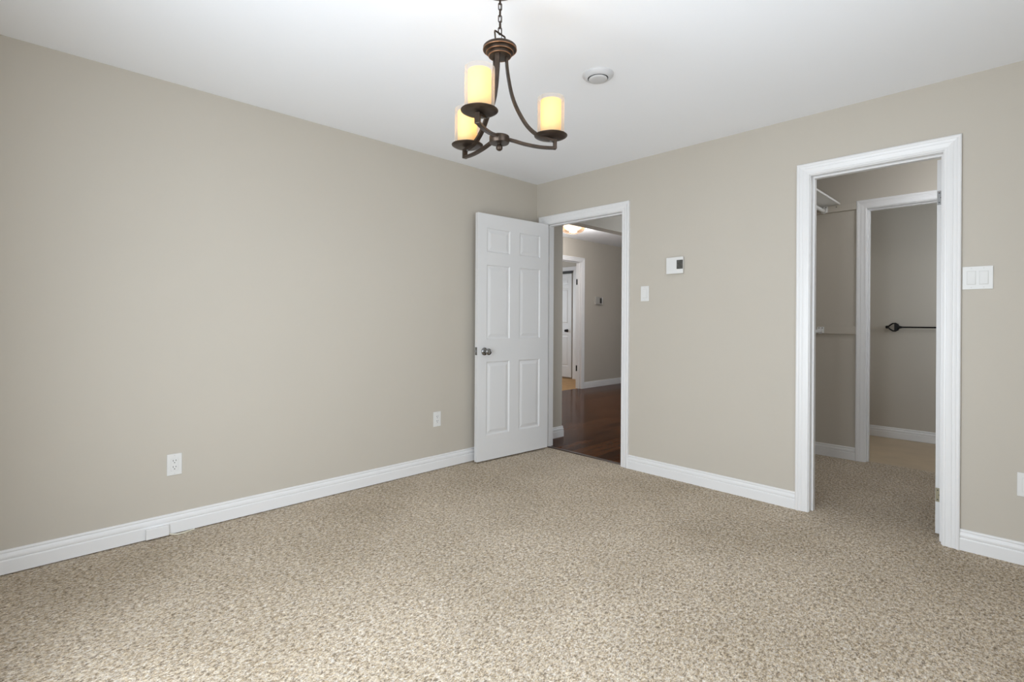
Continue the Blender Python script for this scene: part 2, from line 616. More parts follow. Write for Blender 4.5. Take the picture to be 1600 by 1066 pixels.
# closet and bathroom shell
YB, YB2, YW = 1.60, 1.715, 2.865
quad_slab('wall_closet_back', [(1.66, D3[0] - jt, YB, YB2, 0, H), (D3[0] - jt, D3[1] + jt, YB, YB2, D3[2] + jt, H), (D3[1] + jt, 3.6, YB, YB2, 0, H)],
          PAINT, 'greige closet back wall with the bathroom doorway', 'wall')
quad_slab('wall_closet_side', [(1.66, 1.78, T, YB, 0, H)], PAINT, 'greige closet wall that carries the white shelf', 'wall')
quad_slab('wall_closet_end', [(3.6, 3.72, T, YB2, 0, H)], PAINT, 'greige closet end wall behind the opened white door', 'wall')
quad_slab('wall_bathroom_back', [(1.78, 3.72, YW, YW + 0.12, 0, H)], PAINT, 'greige bathroom wall with the black towel bar', 'wall')
quad_slab('wall_bathroom_side', [(1.78, 1.90, YB2, YW, 0, H)], PAINT, 'greige bathroom side wall behind the closet', 'wall')
quad_slab('wall_bathroom_opening', [(3.6, 3.72, YB2, 1.9, 0, H), (3.6, 3.72, 2.7, YW, 0, H), (3.6, 3.72, 1.9, 2.7, 0, 1.2), (3.6, 3.72, 1.9, 2.7, 2.0, H)],
          PAINT, 'greige bathroom wall with an added light opening', 'wall')  # opening added for the bathroom fill light

# hall shell
XL, XF = -0.075, -2.20
quad_slab('wall_hall', [(-2.2, XL, T, 0.47, 0, HH)], PAINT, 'short greige hall wall ending at a corner beside the door jamb', 'wall')
quad_slab('wall_hall_far', [(XF - T, XF, 3.50 + jt, 6.2, 0, HH), (XF - T, XF, 0.3, 2.69 - jt, 0, HH), (XF - T, XF, 2.69 - jt, 3.50 + jt, 2.185 + jt, HH)], PAINT,
          'dark greige far hall wall with a white door frame', 'wall')
quad_slab('wall_hall_end', [(-2.2, 1.2, 6.0, 6.12, 0, HH)], PAINT, 'plain greige end wall of the hall', 'wall')
quad_slab('wall_hall_side', [(1.2, 1.3, T, 2.0, 0, HH), (1.2, 1.3, 3.2, 6.12, 0, HH), (1.2, 1.3, 2.0, 3.2, 0, 0.68), (1.2, 1.3, 2.0, 3.2, 2.22, HH)], PAINT,
          'greige hall side wall with an added light opening, hidden past the door', 'wall')  # opening added for the hall fill light
quad_slab('trim_1', [(-0.20, XL, 0.47, 6.0, 2.195, HH)], PAINT, 'beige boxed beam under the hall ceiling', 'beam')
# the room across the hall
quad_slab('wall_far_room', [(-5.1, XF - T, 4.59, 4.70, 0, HH)], PAINT, 'greige wall with the white closet door across the hall', 'wall')
quad_slab('wall_far_room_side', [(-5.1, XF - T, 1.3, 1.4, 0, HH)], PAINT, 'greige wall hidden in the room across the hall', 'wall')
quad_slab('wall_far_room_opening', [(-5.1, -5.0, 1.4, 2.4, 0, HH), (-5.1, -5.0, 3.6, 4.59, 0, HH), (-5.1, -5.0, 2.4, 3.6, 0, 0.9), (-5.1, -5.0, 2.4, 3.6, 2.1, HH)],
          PAINT, 'greige wall with an added light opening in the room across the hall', 'wall')  # opening added for the far room fill light

# ------------------------------------------------------------------ trim
fnR = lambda a, z, d: (a, -d, z)
fnC = lambda a, z, d: (a, YB - d, z)
fnF = lambda a, z, d: (XF + d, a, z)
t1 = doorway('trim_2', fnR, D1[0], D1[1], D1[2], T, (0.040, 0.080), 'white moulded door frame beside the corner, open to the hall')
t2 = doorway('trim_3', fnR, D2[0], D2[1], D2[2], T, (0.040, 0.078), 'large white moulded door frame of the walk-in closet')
t3 = doorway('trim_4', fnC, D3[0], D3[1], D3[2], T, (0.030, 0.068), 'white moulded bathroom door frame inside the closet')
t4 = doorway('trim_5', fnF, 2.69, 3.50, 2.185, T, (0.040, 0.075), 'white door frame in the far hall wall')


def hinge_leaf(name, fn, a0, a1, z0, z1, m, parent, label=None):
    """Rectangular hinge leaf with three screws; fn(a, z, d)."""
    bm = bmesh.new()
    vs = [bm.verts.new(fn(a, z, d)) for a, z, d in ((a0, z0, 0), (a1, z0, 0), (a1, z1, 0), (a0, z1, 0), (a0, z0, .0018), (a1, z0, .0018), (a1, z1, .0018), (a0, z1, .0018))]
    for f in ((0, 1, 2, 3), (4, 7, 6, 5), (0, 4, 5, 1), (1, 5, 6, 2), (2, 6, 7, 3), (3, 7, 4, 0)):
        bm.faces.new([vs[i] for i in f])
    o = link(name, bm, m, parent, bevel=0.0006)
    if label:
        o['label'] = label
    am = (a0 + a1) / 2
    for q, off in ((0.16, 0.004), (0.5, -0.003), (0.84, 0.004)):
        b2 = bmesh.new()
        zc = z0 + (z1 - z0) * q
        pts = [(am + off + 0.0032 * math.cos(t * math.pi / 5), zc + 0.0032 * math.sin(t * math.pi / 5)) for t in range(10)]
        A = [b2.verts.new(fn(a, z, .0018)) for a, z in pts]
        B = [b2.verts.new(fn(a, z, .0030)) for a, z in pts]
        for i in range(10):
            b2.faces.new((A[i], A[(i + 1) % 10], B[(i + 1) % 10], B[i]))
        b2.faces.new(B)
        link('screw', b2, SLOT, o)
    return o


# hinge leaf left on the bathroom door frame
hinge_leaf('hinge', lambda a, z, d: (D3[0] + d, a, z), YB + 0.075, YB + 0.108, 1.88, 1.975, BRASSY, t3)
hinge_leaf('hinge', lambda a, z, d: (D3[0] + d, a, z), YB + 0.075, YB + 0.108, 0.22, 0.315, BRASSY, t3)
# hinges of the far hall frame (black)
for z in (0.30, 1.80):
    hinge_leaf('hinge', lambda a, zz, d: (a, 3.50 - d, zz), XF - 0.112, XF - 0.080, z, z + 0.10, BLACK, t4)

# threshold strip between carpet and hardwood
th = bmesh.new()
add_sweep(th, [(D1[0], 0.050, 0.0), (D1[1], 0.050, 0.0)], [(-0.022, -0.004), (0.022, -0.004), (0.022, 0.002), (0.012, 0.006), (-0.012, 0.006), (-0.022, 0.001)])
struct(link('trim_6', th, wood_material('dark_threshold_wood', s2l((48, 30, 21)), s2l((60, 38, 26)), 0.3)),
       'thin dark wood threshold strip between carpet and hall floor', 'threshold')

# baseboards
sweep_board('baseboard_left', BASE_PROF, (0, -3.75), (0, 0), (1, 0), 0.005, label='long white moulded baseboard under the plain greige wall')
sweep_board('baseboard_right', BASE_PROF, (1.013, 0), (2.221, 0), (0, -1), 0.0, label='white moulded baseboard between the two doorways')
sweep_board('baseboard_right_end', BASE_PROF, (2.993, 0), (3.75, 0), (0, -1), 0.0, label='white moulded baseboard past the closet frame, below the switches')
sweep_board('baseboard_back', BASE_PROF, (0, -3.75), (1.34, -3.75), (0, 1), 0.0, label='white baseboard beside the added tall bedroom window')
sweep_board('baseboard_side', BASE_PROF, (3.75, -3.75), (3.75, 0), (-1, 0), 0.0, label='white baseboard beside the viewer')
sweep_board('baseboard_closet', BASE_PROF, (1.78, YB), (D3[0] - 0.075, YB), (0, -1), 0.0, label='white baseboard on the closet back wall')
sweep_board('baseboard_closet_side', BASE_PROF, (1.78, T), (1.78, YB), (1, 0), 0.0, label='white baseboard under the closet shelf')
sweep_board('baseboard_bathroom', BASE_PROF, (1.90, YW), (3.60, YW), (0, -1), 0.002, label='white baseboard below the black towel bar')
hb = sweep_board('baseboard_hall', BASE_PROF, (XL, T), (XL, 0.47), (1, 0), 0.0, mitre1=1.0, label='short white baseboard wrapping the hall corner beside the jamb')
sweep_board('baseboard_return', BASE_PROF, (XL, 0.47), (-2.2, 0.47), (0, 1), 0.0, mitre0=1.0, parent=hb)
sweep_board('baseboard_hall_far', BASE_PROF, (XF, 3.575), (XF, 6.0), (1, 0), 0.0, label='white baseboard along the far hall wall')

# ------------------------------------------------------------------ panel doors


def panel_door(name, W, Hh, th, panels, m, parent=None):
    """Slab from u=0..W, z=0..Hh, thickness th along local y; raised panels on both faces."""
    bm = bmesh.new()
    us = sorted({0.0, W} | {p[0] for p in panels} | {p[1] for p in panels})
    zs = sorted({0.0, Hh} | {p[2] for p in panels} | {p[3] for p in panels})

    def is_panel(u, z):
        return any(p[0] < u < p[1] and p[2] < z < p[3] for p in panels)
    for y, sgn in ((0.0, 1), (th, -1)):
        for i in range(len(us) - 1):
            for j in range(len(zs) - 1):
                if is_panel((us[i] + us[i + 1]) / 2, (zs[j] + zs[j + 1]) / 2):
                    continue
                bm.faces.new([bm.verts.new((u, y, z)) for u, z in ((us[i], zs[j]), (us[i + 1], zs[j]), (us[i + 1], zs[j + 1]), (us[i], zs[j + 1]))])
        for a, b, c, d in panels:
            rings = []
            # steps: (inset, depth below the face)
            for ins, dep in ((0, 0), (0.004, 0.0050), (0.009, 0.0078), (0.014, 0.0085), (0.020, 0.0078), (0.040, 0.0022), (0.043, 0.0020)):
                yy = y + sgn * dep
                rings.append([bm.verts.new((u, yy, z)) for u, z in ((a + ins, c + ins), (b - ins, c + ins), (b - ins, d - ins), (a + ins, d - ins))])
            for r0, r1 in zip(rings, rings[1:]):
                for k in range(4):
                    bm.faces.new((r0[k], r0[(k + 1) % 4], r1[(k + 1) % 4], r1[k]))
            bm.faces.new(rings[-1])
    for pts in (((0, 0, 0), (0, th, 0), (0, th, Hh), (0, 0, Hh)), ((W, 0, 0), (W, 0, Hh), (W, th, Hh), (W, th, 0)),
                ((0, 0, 0), (W, 0, 0), (W, th, 0), (0, th, 0)), ((0, 0, Hh), (0, th, Hh), (W, th, Hh), (W, 0, Hh))):
        bm.faces.new([bm.verts.new(p) for p in pts])
    bmesh.ops.remove_doubles(bm, verts=bm.verts, dist=0.0004)
    return link(name, bm, m, parent)


def knob(parent, loc, direction, m, name='door_knob'):
    """Round passage knob on a rose; local Z is turned to direction."""
    M = Matrix.Translation(loc) @ Vector(direction).to_track_quat('Z', 'Y').to_matrix().to_4x4()
    o = lathe(name, [(0, 0.028), (0.011, 0.028), (0.0115, 0.036), (0.018, 0.041), (0.0255, 0.049), (0.0275, 0.057), (0.0255, 0.064), (0.019, 0.068), (0.010, 0.0695), (0, 0.070)],
              m, parent, 32, M)
    lathe('rose', [(0, 0), (0.032, 0), (0.032, 0.004), (0.029, 0.008), (0.018, 0.011), (0.012, 0.014), (0.011, 0.030), (0, 0.030)], m, o, 32, M)
    return o


# bedroom door, swung open past square: local x runs hinge -> free edge
A = Vector((0.156, -0.008))
B = Vector((0.104, -0.805))
ang = math.atan2(B.y - A.y, B.x - A.x)
LW, LH, LT = 0.800, 2.032, 0.035
SIX = [(0.104, 0.351, 0.205, 0.812), (0.458, 0.708, 0.205, 0.812), (0.104, 0.351, 1.000, 1.612), (0.458, 0.708, 1.000, 1.612),
       (0.104, 0.351, 1.718, 1.915), (0.458, 0.708, 1.718, 1.915)]
# room-visible face must face +X: with local x along -Y, local +Y points to +X, so the slab lies at local y -LT..0
d1 = panel_door('door_1', LW, LH, LT, SIX, DOORP)
d1.data.transform(Matrix.Translation((0, -LT, 0)))
d1.location = (A.x, A.y, 0.014)
d1.rotation_euler = (0, 0, ang)
struct(d1, 'white six-panel door standing open against the plain wall', 'door')
kb = knob(d1, (LW - 0.070, 0.0, 0.898), (0, 1, 0), DARKNICKEL)
kb['label'] = 'dark nickel round door knob facing the room'
knob(d1, (LW - 0.070, -LT, 0.898), (0, -1, 0), DARKNICKEL)
lp = boxes('latch_plate', [(LW, LW + 0.0014, -LT / 2 - 0.0125, -LT / 2 + 0.0125, 0.870, 0.934)], DARKNICKEL, d1, bevel=0.0005)
bm = bmesh.new()
vs = [bm.verts.new(p) for p in ((LW + .001, -LT / 2 - .007, .893), (LW + .001, -LT / 2 + .007, .893), (LW + .001, -LT / 2 + .007, .911), (LW + .001, -LT / 2 - .007, .911),
                                (LW + .011, -LT / 2 + .006, .893), (LW + .011, -LT / 2 + .006, .911))]
for f in ((0, 1, 4), (3, 5, 2), (0, 4, 5, 3), (1, 2, 5, 4), (0, 3, 2, 1)):
    bm.faces.new([vs[i] for i in f])
link('latch_bolt', bm, NICKEL, lp)
for z in (0.18, 0.97, 1.75):
    lathe('hinge_knuckle', [(0, 0), (0.0055, 0), (0.0055, 0.089), (0, 0.089)], NICKEL, d1, 16, Matrix.Translation((-0.004, -LT - 0.003, z)))

# closet door, swung square into the closet: only its hinge edge shows from the room
d2 = panel_door('door_2', 0.615, 2.043, LT, [(0.095, 0.26, 0.205, 0.812), (0.355, 0.52, 0.205, 0.812), (0.095, 0.26, 1.0, 1.612), (0.355, 0.52, 1.0, 1.612),
                                              (0.095, 0.26, 1.718, 1.925), (0.355, 0.52, 1.718, 1.925)], DOORP)
d2.location = (2.9165, 0.1185, 0.015)
d2.rotation_euler = (0, 0, math.pi / 2 - 0.10)
struct(d2, 'white closet door opened inward, its hinge edge beside the frame', 'door')
fh = lambda a, z, d: (-d, a, z)
hinge_leaf('hinge', fh, 0.0075, 0.034, 1.797, 1.873, NICKEL, d2, 'grey hinge leaf near the top')
hinge_leaf('hinge', fh, 0.0075, 0.034, 0.174, 0.249, BRASSY, d2, 'dull brass hinge leaf near the floor')
knob(d2, (0.545, 0, 0.90), (0, -1, 0), DARKNICKEL)
knob(d2, (0.545, LT, 0.90), (0, 1, 0), DARKNICKEL)

# narrow closet door in the room across the hall
d3 = panel_door('door_3', 0.38, 2.10, 0.03, [(0.075, 0.215 + 0.09, 0.22, 0.86), (0.075, 0.305, 1.08, 1.80), (0.075, 0.305, 1.88, 2.02)], DOORP)
d3.location = (-3.655, 4.555, 0.03)
struct(d3, 'narrow white panelled closet door seen across the hall', 'door')
knob(d3, (0.275, 0, 0.945), (0, -1, 0), BLACK)
t7 = boxes('trim_7', [(-4.2, -3.16, 4.57, 4.59, 2.19, 2.275), (-3.25, -3.16, 4.57, 4.59, 0, 2.19)], TRIM, bevel=0.004)
struct(t7, 'white head casing above the closet door across the hall', 'door frame')
boxes('track', [(-4.2, -3.25, 4.555, 4.59, 2.145, 2.19)], SLOT, t7)

# ------------------------------------------------------------------ wall plates


def plate_frame(name, loc, normal, label, cat, group=None):
    """Empty whose local X runs along the wall (viewer's right), local -Y is outward, Z up."""
    o = empty(name, loc, label, cat, group)
    n = Vector(normal)
    o.rotation_euler = (0, 0, math.atan2(n.y, n.x) + math.pi / 2)
    return o


def rbox(name, x0, x1, z0, z1, d0, d1, m, parent, bevel=0.0015):
    return boxes(name, [(x0, x1, -d1, -d0, z0, z1)], m, parent, bevel=bevel)


def screw(parent, x, z, d, r=0.0028):
    M = Matrix.Translation((x, -d, z)) @ Matrix.Rotation(math.pi / 2, 4, 'X')
    return lathe('screw', [(0, 0), (r, 0), (r, 0.0006), (0, 0.0008)], GREYP, parent, 12, M)


def rocker_plate(name, loc, normal, gangs, label, cat='light switch'):
    o = plate_frame(name, loc, normal, label, cat)
    w = 0.070 if gangs == 1 else 0.116
    pl = rbox('plate', -w / 2, w / 2, -0.0585, 0.0585, 0, 0.0055, PLAST, o, 0.0022)
    xs = [0] if gangs == 1 else [-0.0235, 0.0235]
    for x in xs:
        rbox('bezel', x - 0.0178, x + 0.0178, -0.0350, 0.0350, 0.0050, 0.0058, GREYP, o, 0.0004)
        bm = bmesh.new()
        a, b = x - 0.0158, x + 0.0158
        pr = [(-0.0325, 0.005), (-0.0325, 0.0105), (0.0, 0.0080), (0.0325, 0.0068), (0.0325, 0.005)]
        P = [bm.verts.new((a, -d, z)) for z, d in pr]
        Q = [bm.verts.new((b, -d, z)) for z, d in pr]
        for i in range(5):
            bm.faces.new((P[i], P[(i + 1) % 5], Q[(i + 1) % 5], Q[i]))
        bm.faces.new(P)
        bm.faces.new(Q)
        link('rocker', bm, PLAST, o, bevel=0.0008)
        for z in (-0.0484, 0.0484):
            screw(pl, x, z, 0.0054)
    return o


def outlet(name, loc, normal, label, group=None):
    o = plate_frame(name, loc, normal, label, 'outlet', group)
    pl = rbox('plate', -0.035, 0.035, -0.0575, 0.0575, 0, 0.0055, PLAST, o, 0.0022)
    rbox('bezel', -0.0175, 0.0175, -0.0345, 0.0345, 0.0050, 0.0059, GREYP, o, 0.0004)
    re = rbox('receptacle', -0.0163, 0.0163, -0.0332, 0.0332, 0.0050, 0.0072, PLAST, o, 0.0008)
    for zc in (0.0165, -0.0175):
        bm = bmesh.new()
        add_box(bm, -0.0078, -0.0054, -0.0075, -0.0068, zc + 0.0005, zc + 0.0100)
        add_box(bm, 0.0050, 0.0076, -0.0075, -0.0068, zc + 0.0015, zc + 0.0095)
        add_lathe(bm, [(0, 0), (0.0027, 0), (0.0027, 0.0007), (0, 0.0007)], 12, Matrix.Translation((0, -0.0068, zc - 0.0062)) @ Matrix.Rotation(math.pi / 2, 4, 'X'))
        link('slots', bm, SLOT, re)
    for z in (-0.0484, 0.0484):
        screw(pl, 0, z, 0.0054)
    return o


outlet('wall_outlet', (0, -2.870, 0.375), (1, 0), 'white wall outlet low on the plain wall, nearer the viewer above the cable box')
outlet('wall_outlet', (0, -1.130, 0.394), (1, 0), 'white wall outlet low on the plain wall beside the open door')
outlet('wall_outlet', (3.236, 0, 0.386), (0, -1), 'white wall outlet low past the closet frame at the picture edge')
rocker_plate('light_switch', (1.151, 0, 1.381), (0, -1), 1, 'single white rocker light switch below the thermostat')
rocker_plate('light_switch', (3.055, 0, 1.396), (0, -1), 2, 'double white rocker light switch beside the closet frame')

# thermostats
th1 = plate_frame('thermostat', (1.408, 0, 1.579), (0, -1), 'white thermostat with a grey display on the wall between the doorways', 'thermostat')
rbox('back_plate', -0.060, 0.060, -0.056, 0.056, 0, 0.006, GREYP, th1, 0.002)
rbox('housing', -0.066, 0.066, -0.061, 0.061, 0.005, 0.026, PLAST, th1, 0.004)
rbox('display', 0.018, 0.0655, -0.028, 0.038, 0.0235, 0.0267, SCREEN, th1, 0.0008)
th2 = plate_frame('thermostat', (XF, 3.995, 1.537), (1, 0), 'small grey thermostat on the dark far hall wall', 'thermostat')
rbox('housing', -0.115, 0.075, -0.070, 0.070, 0, 0.03, mat('taupe_plastic', (0.42, 0.40, 0.37), 0.5), th2, 0.006)
rbox('display', 0.005, 0.055, -0.045, 0.045, 0.027, 0.032, SLOT, th2, 0.001)
rbox('edge_strip', 0.075, 0.10, -0.065, 0.065, 0, 0.026, PLAST, th2, 0.003)

# cable box on the baseboard, with its cord
jb = boxes('cable_box', [(0.0140, 0.036, -3.000, -2.898, 0.009, 0.063)], TRIM, bevel=0.002)
tag(jb, 'small white cable box fixed to the baseboard of the plain wall', 'cable box')
cord = tube('cable', [(0.024, -2.900, 0.014), (0.030, -2.885, 0.008), (0.036, -2.860, 0.004), (0.035, -2.830, 0.004), (0.028, -2.800, 0.004), (0.020, -2.778, 0.003)], 0.0036, WIRE)
tag(cord, 'short cream cable on the carpet beside the white cable box', 'cable')

# ------------------------------------------------------------------ ceiling vent
VENT = mat('off_white_vent_plastic', (0.60, 0.605, 0.62), 0.35)
vt = empty('ceiling_vent', (1.676, -1.340, H), 'round white ceiling vent with a central disc', 'vent')
lathe('ring', [(0.052, 0.0), (0.080, 0.0), (0.080, -0.003), (0.077, -0.008), (0.068, -0.017), (0.060, -0.0215), (0.055, -0.0225), (0.0515, -0.020), (0.0505, -0.012), (0.052, 0.0)], VENT, vt, 56)
lathe('throat', [(0.0515, -0.002), (0.0515, -0.011), (0, -0.011), (0, -0.002)], SLOT, vt, 40)
lathe('disc', [(0, -0.012), (0.012, -0.012), (0.012, -0.016), (0.040, -0.017), (0.0468, -0.021), (0.0475, -0.024), (0.045, -0.027), (0.035, -0.0295), (0.018, -0.0305), (0, -0.0305)], VENT, vt, 56)

# ------------------------------------------------------------------ chandelier
CX, CY = 1.8215, -2.1665
ch = empty('chandelier', (CX, CY, H), 'dark bronze three-light chandelier with candle glasses hanging on a chain', 'chandelier')


def Z(z):
    return z - H


lathe('canopy', [(0, 0), (0.066, 0), (0.066, -0.006), (0.063, -0.012), (0.054, -0.017), (0.030, -0.022), (0.012, -0.0245), (0.008, -0.030), (0, -0.031)], BRONZE, ch, 48)
# canopy hook loop
tube('canopy_loop', [(0.0085 * math.cos(t), 0, -0.036 + 0.0085 * math.sin(t)) for t in [2 * math.pi * i / 16 for i in range(16)]], 0.0022, CHAIN, ch, 8, closed=True, up=Vector((0, 1, 0)))
# chain of interlocking links down to the loop on the top disc
zt, zb = -0.038, Z(2.262)
nl = 6
pitch = (zt - zb) / nl
first = None
for i in range(nl):
    zc = zt - pitch * (i + 0.5)
    half = pitch / 2 + 0.0022
    rad = 0.0064
    pts = []
    for k in range(20):
        t = 2 * math.pi * k / 20
        zz = math.sin(t) * rad
        zz += (half - rad) if math.sin(t) >= 0 else -(half - rad)
        pts.append((math.cos(t) * rad, 0, zz))
    if first is None:
        first = tube('chain_link', pts, 0.0022, CHAIN, ch, 8, closed=True, up=Vector((0, 1, 0)))
        lk = first
    else:
        lk = first.copy()
        COL.objects.link(lk)
        lk.parent = ch
    lk.location = (0, 0, zc)
    lk.rotation_euler = (0, 0, YAW + (0.35 if i % 2 else math.pi / 2 + 0.35))
tube('lamp_cord', [(0.004, 0.003, -0.03), (0.006, -0.002, -0.06), (-0.004, 0.004, -0.10), (0.005, 0.0, -0.14), (0.004, 0.006, Z(2.235))], 0.0014, CHAIN, ch, 8)
# trapezoid hanger loop
la = YAW + 0.883
lx, ly = math.cos(la), math.sin(la)
tube('hanger_loop', [(lx * a, ly * a, Z(z)) for a, z in ((-0.024, 2.212), (-0.0255, 2.228), (-0.0300, 2.2575), (-0.0285, 2.2630), (-0.024, 2.2635), (0.024, 2.2635), (0.0285, 2.2630), (0.0300, 2.2575), (0.0255, 2.228), (0.024, 2.212))],
     0.0033, BRONZE, ch, 10, up=Vector((-ly, lx, 0)))
# stepped disc
zd = Z(2.2150)
lathe('top_disc', [(0, 0.0), (0.050, 0.0), (0.0615, -0.0015), (0.0645, -0.005), (0.0645, -0.0125), (0.0620, -0.0155), (0.0525, -0.0165), (0.0525, -0.0235),
                   (0.0505, -0.0265), (0.0435, -0.0275), (0.0435, -0.036), (0.0410, -0.039), (0.028, -0.041), (0, -0.041)], BRONZE, ch, 56, Matrix.Translation((0, 0, zd)))
for r, z in ((0.0636, -0.0142), (0.0518, -0.0252), (0.0425, -0.0378)):
    lathe('rubbed_edge', [(r + 0.0017 * math.cos(t), z + 0.0017 * math.sin(t)) for t in [2 * math.pi * i / 10 for i in range(10)]], COPPER, ch, 56,
          Matrix.Translation((0, 0, zd)), closed=True)
# lower hub
zh = Z(1.8560)
lathe('hub', [(0, 0.022), (0.007, 0.022), (0.010, 0.018), (0.010, 0.0155), (0.036, 0.0150), (0.0385, 0.0125), (0.0385, -0.0095), (0.036, -0.013), (0.010, -0.014), (0, -0.014)], BRONZE, ch, 44,
      Matrix.Translation((0, 0, zh)))
lathe('finial', [(0, -0.014), (0.0075, -0.014), (0.0075, -0.017), (0.0115, -0.022), (0.013, -0.029), (0.0115, -0.036), (0.006, -0.0405), (0, -0.0415)], BRONZE, ch, 32,
      Matrix.Translation((0, 0, zh)))


def spline(ctrl, n=40):
    """Catmull-Rom through (r, z) points."""
    P = [ctrl[0]] + list(ctrl) + [ctrl[-1]]
    out = []
    for i in range(1, len(P) - 2):
        for k in range(n // (len(ctrl) - 1) + 1):
            t = k / (n // (len(ctrl) - 1) + 1)
            p0, p1, p2, p3 = P[i - 1], P[i], P[i + 1], P[i + 2]
            out.append(tuple(0.5 * ((2 * p1[j]) + (-p0[j] + p2[j]) * t + (2 * p0[j] - 5 * p1[j] + 4 * p2[j] - p3[j]) * t * t + (-p0[j] + 3 * p1[j] - 3 * p2[j] + p3[j]) * t ** 3) for j in (0, 1)))
    out.append(tuple(ctrl[-1]))
    return out


def bar(name, prof, th, wd, parent, rot):
    """Flat bar in the local XZ plane: th across its thickness in-plane, wd across."""
    bm = bmesh.new()
    rings = []
    for i, (r, z) in enumerate(prof):
        a = prof[max(i - 1, 0)]
        b = prof[min(i + 1, len(prof) - 1)]
        t = Vector((b[0] - a[0], b[1] - a[1])).normalized()
        nrm = Vector((-t.y, t.x))
        rings.append([bm.verts.new((r + nrm.x * s * th / 2, w * wd / 2, z + nrm.y * s * th / 2)) for s, w in ((-1, -1), (1, -1), (1, 1), (-1, 1))])
    for A_, B_ in zip(rings, rings[1:]):
        for k in range(4):
            bm.faces.new((A_[k], A_[(k + 1) % 4], B_[(k + 1) % 4], B_[k]))
    bm.faces.new(rings[0])
    bm.faces.new(rings[-1])
    bm.transform(Matrix.Rotation(rot, 4, 'Z'))
    return link(name, bm, BRONZE, parent, bevel=0.0012)


UP = spline([(0.0265, Z(2.182)), (0.0270, Z(2.150)), (0.0335, Z(2.100)), (0.0490, Z(2.030)), (0.0747, Z(1.9705)), (0.1130, Z(1.915)), (0.1600, Z(1.8830)), (0.2190, Z(1.8700))])
LOW = spline([(0.034, Z(1.8610)), (0.062, Z(1.8560)), (0.100, Z(1.8480)), (0.150, Z(1.8420)), (0.190, Z(1.8410)), (0.2240, Z(1.8430))])
R0, PH, ZP = 0.2041, -1.09207, 1.8845
for k in range(3):
    a = PH + k * 2 * math.pi / 3
    bar('upper_arm', UP, 0.0098, 0.0190, ch, a)
    bar('lower_arm', LOW, 0.0098, 0.0170, ch, a)
    RM = Matrix.Rotation(a, 4, 'Z')
    bm = bmesh.new()
    add_box(bm, 0.2150, 0.2270, -0.0100, 0.0100, Z(1.8375), Z(1.8755))
    bm.transform(RM)
    link('arm_end', bm, BRONZE, ch, bevel=0.0014)
    PM = RM @ Matrix.Translation((R0, 0, Z(ZP)))
    pan = lathe('drip_pan', [(0, 0.001), (0.045, 0.001), (0.058, 0.0025), (0.0640, 0.0050), (0.0650, 0.0045), (0.0645, 0.0030), (0.058, -0.0010), (0.045, -0.0030), (0.014, -0.0035), (0.006, -0.006), (0, -0.006)], BRONZE, ch, 48, PM)
    lathe('post', [(0, -0.018), (0.0042, -0.018), (0.0042, -0.004), (0, -0.004)], NICKEL, pan, 14, PM)
    lathe('clear_glass', [(0.0525, 0.004), (0.0525, 0.150), (0.0505, 0.150), (0.0505, 0.004)], CLEAR, ch, 56, PM, closed=True)
    sl = lathe('candle_glass', [(0.0400, 0.004), (0.0405, 0.140), (0.0385, 0.140), (0.0380, 0.004)], SLEEVE, ch, 48, PM, closed=True)
    lathe('bulb_socket', [(0, 0.002), (0.012, 0.002), (0.012, 0.040), (0, 0.040)], PLAST, sl, 20, PM)
    lathe('bulb', [(0, 0.040), (0.008, 0.042), (0.015, 0.055), (0.0165, 0.068), (0.013, 0.083), (0.006, 0.098), (0, 0.104)], BULB, sl, 20, PM)
    ld = bpy.data.lights.new('bulb_light', 'POINT')
    ld.energy = 0.24
    ld.color = (1.0, 0.76, 0.45)
    ld.shadow_soft_size = 0.012
    lo = bpy.data.objects.new('bulb_light', ld)
    COL.objects.link(lo)
    lo.parent = ch
    lo.location = PM @ Vector((0, 0, 0.110))

# ------------------------------------------------------------------ walk-in closet fittings
sh = boxes('closet_shelf', [(1.78, 2.086, T, YB, 2.182, 2.198)], SHELFW, bevel=0.0015)
tag(sh, 'white closet shelf above the hanging rail', 'shelf')
for nm, z0, z1, lab in (('wall_cleat', 2.123, 2.182, 'painted board under the white closet shelf, running to the bathroom frame'),
                        ('wall_cleat', 1.069, 1.136, 'painted board at mid height on the closet back wall')):
    o = boxes(nm, [(1.78, D3[0] - 0.075, YB - 0.018, YB, z0, z1)], PAINT, bevel=0.0015)
    tag(o, lab, 'board')
    xs = (2.06,) if z0 > 2 else ()
    for x in xs:
        lathe('screw', [(0, 0), (0.0045, 0), (0.0045, 0.0015), (0, 0.002)], SLOT, o, 12, Matrix.Translation((x, YB - 0.018, (z0 + z1) / 2 + 0.012)) @ Matrix.Rotation(math.pi / 2, 4, 'X'))
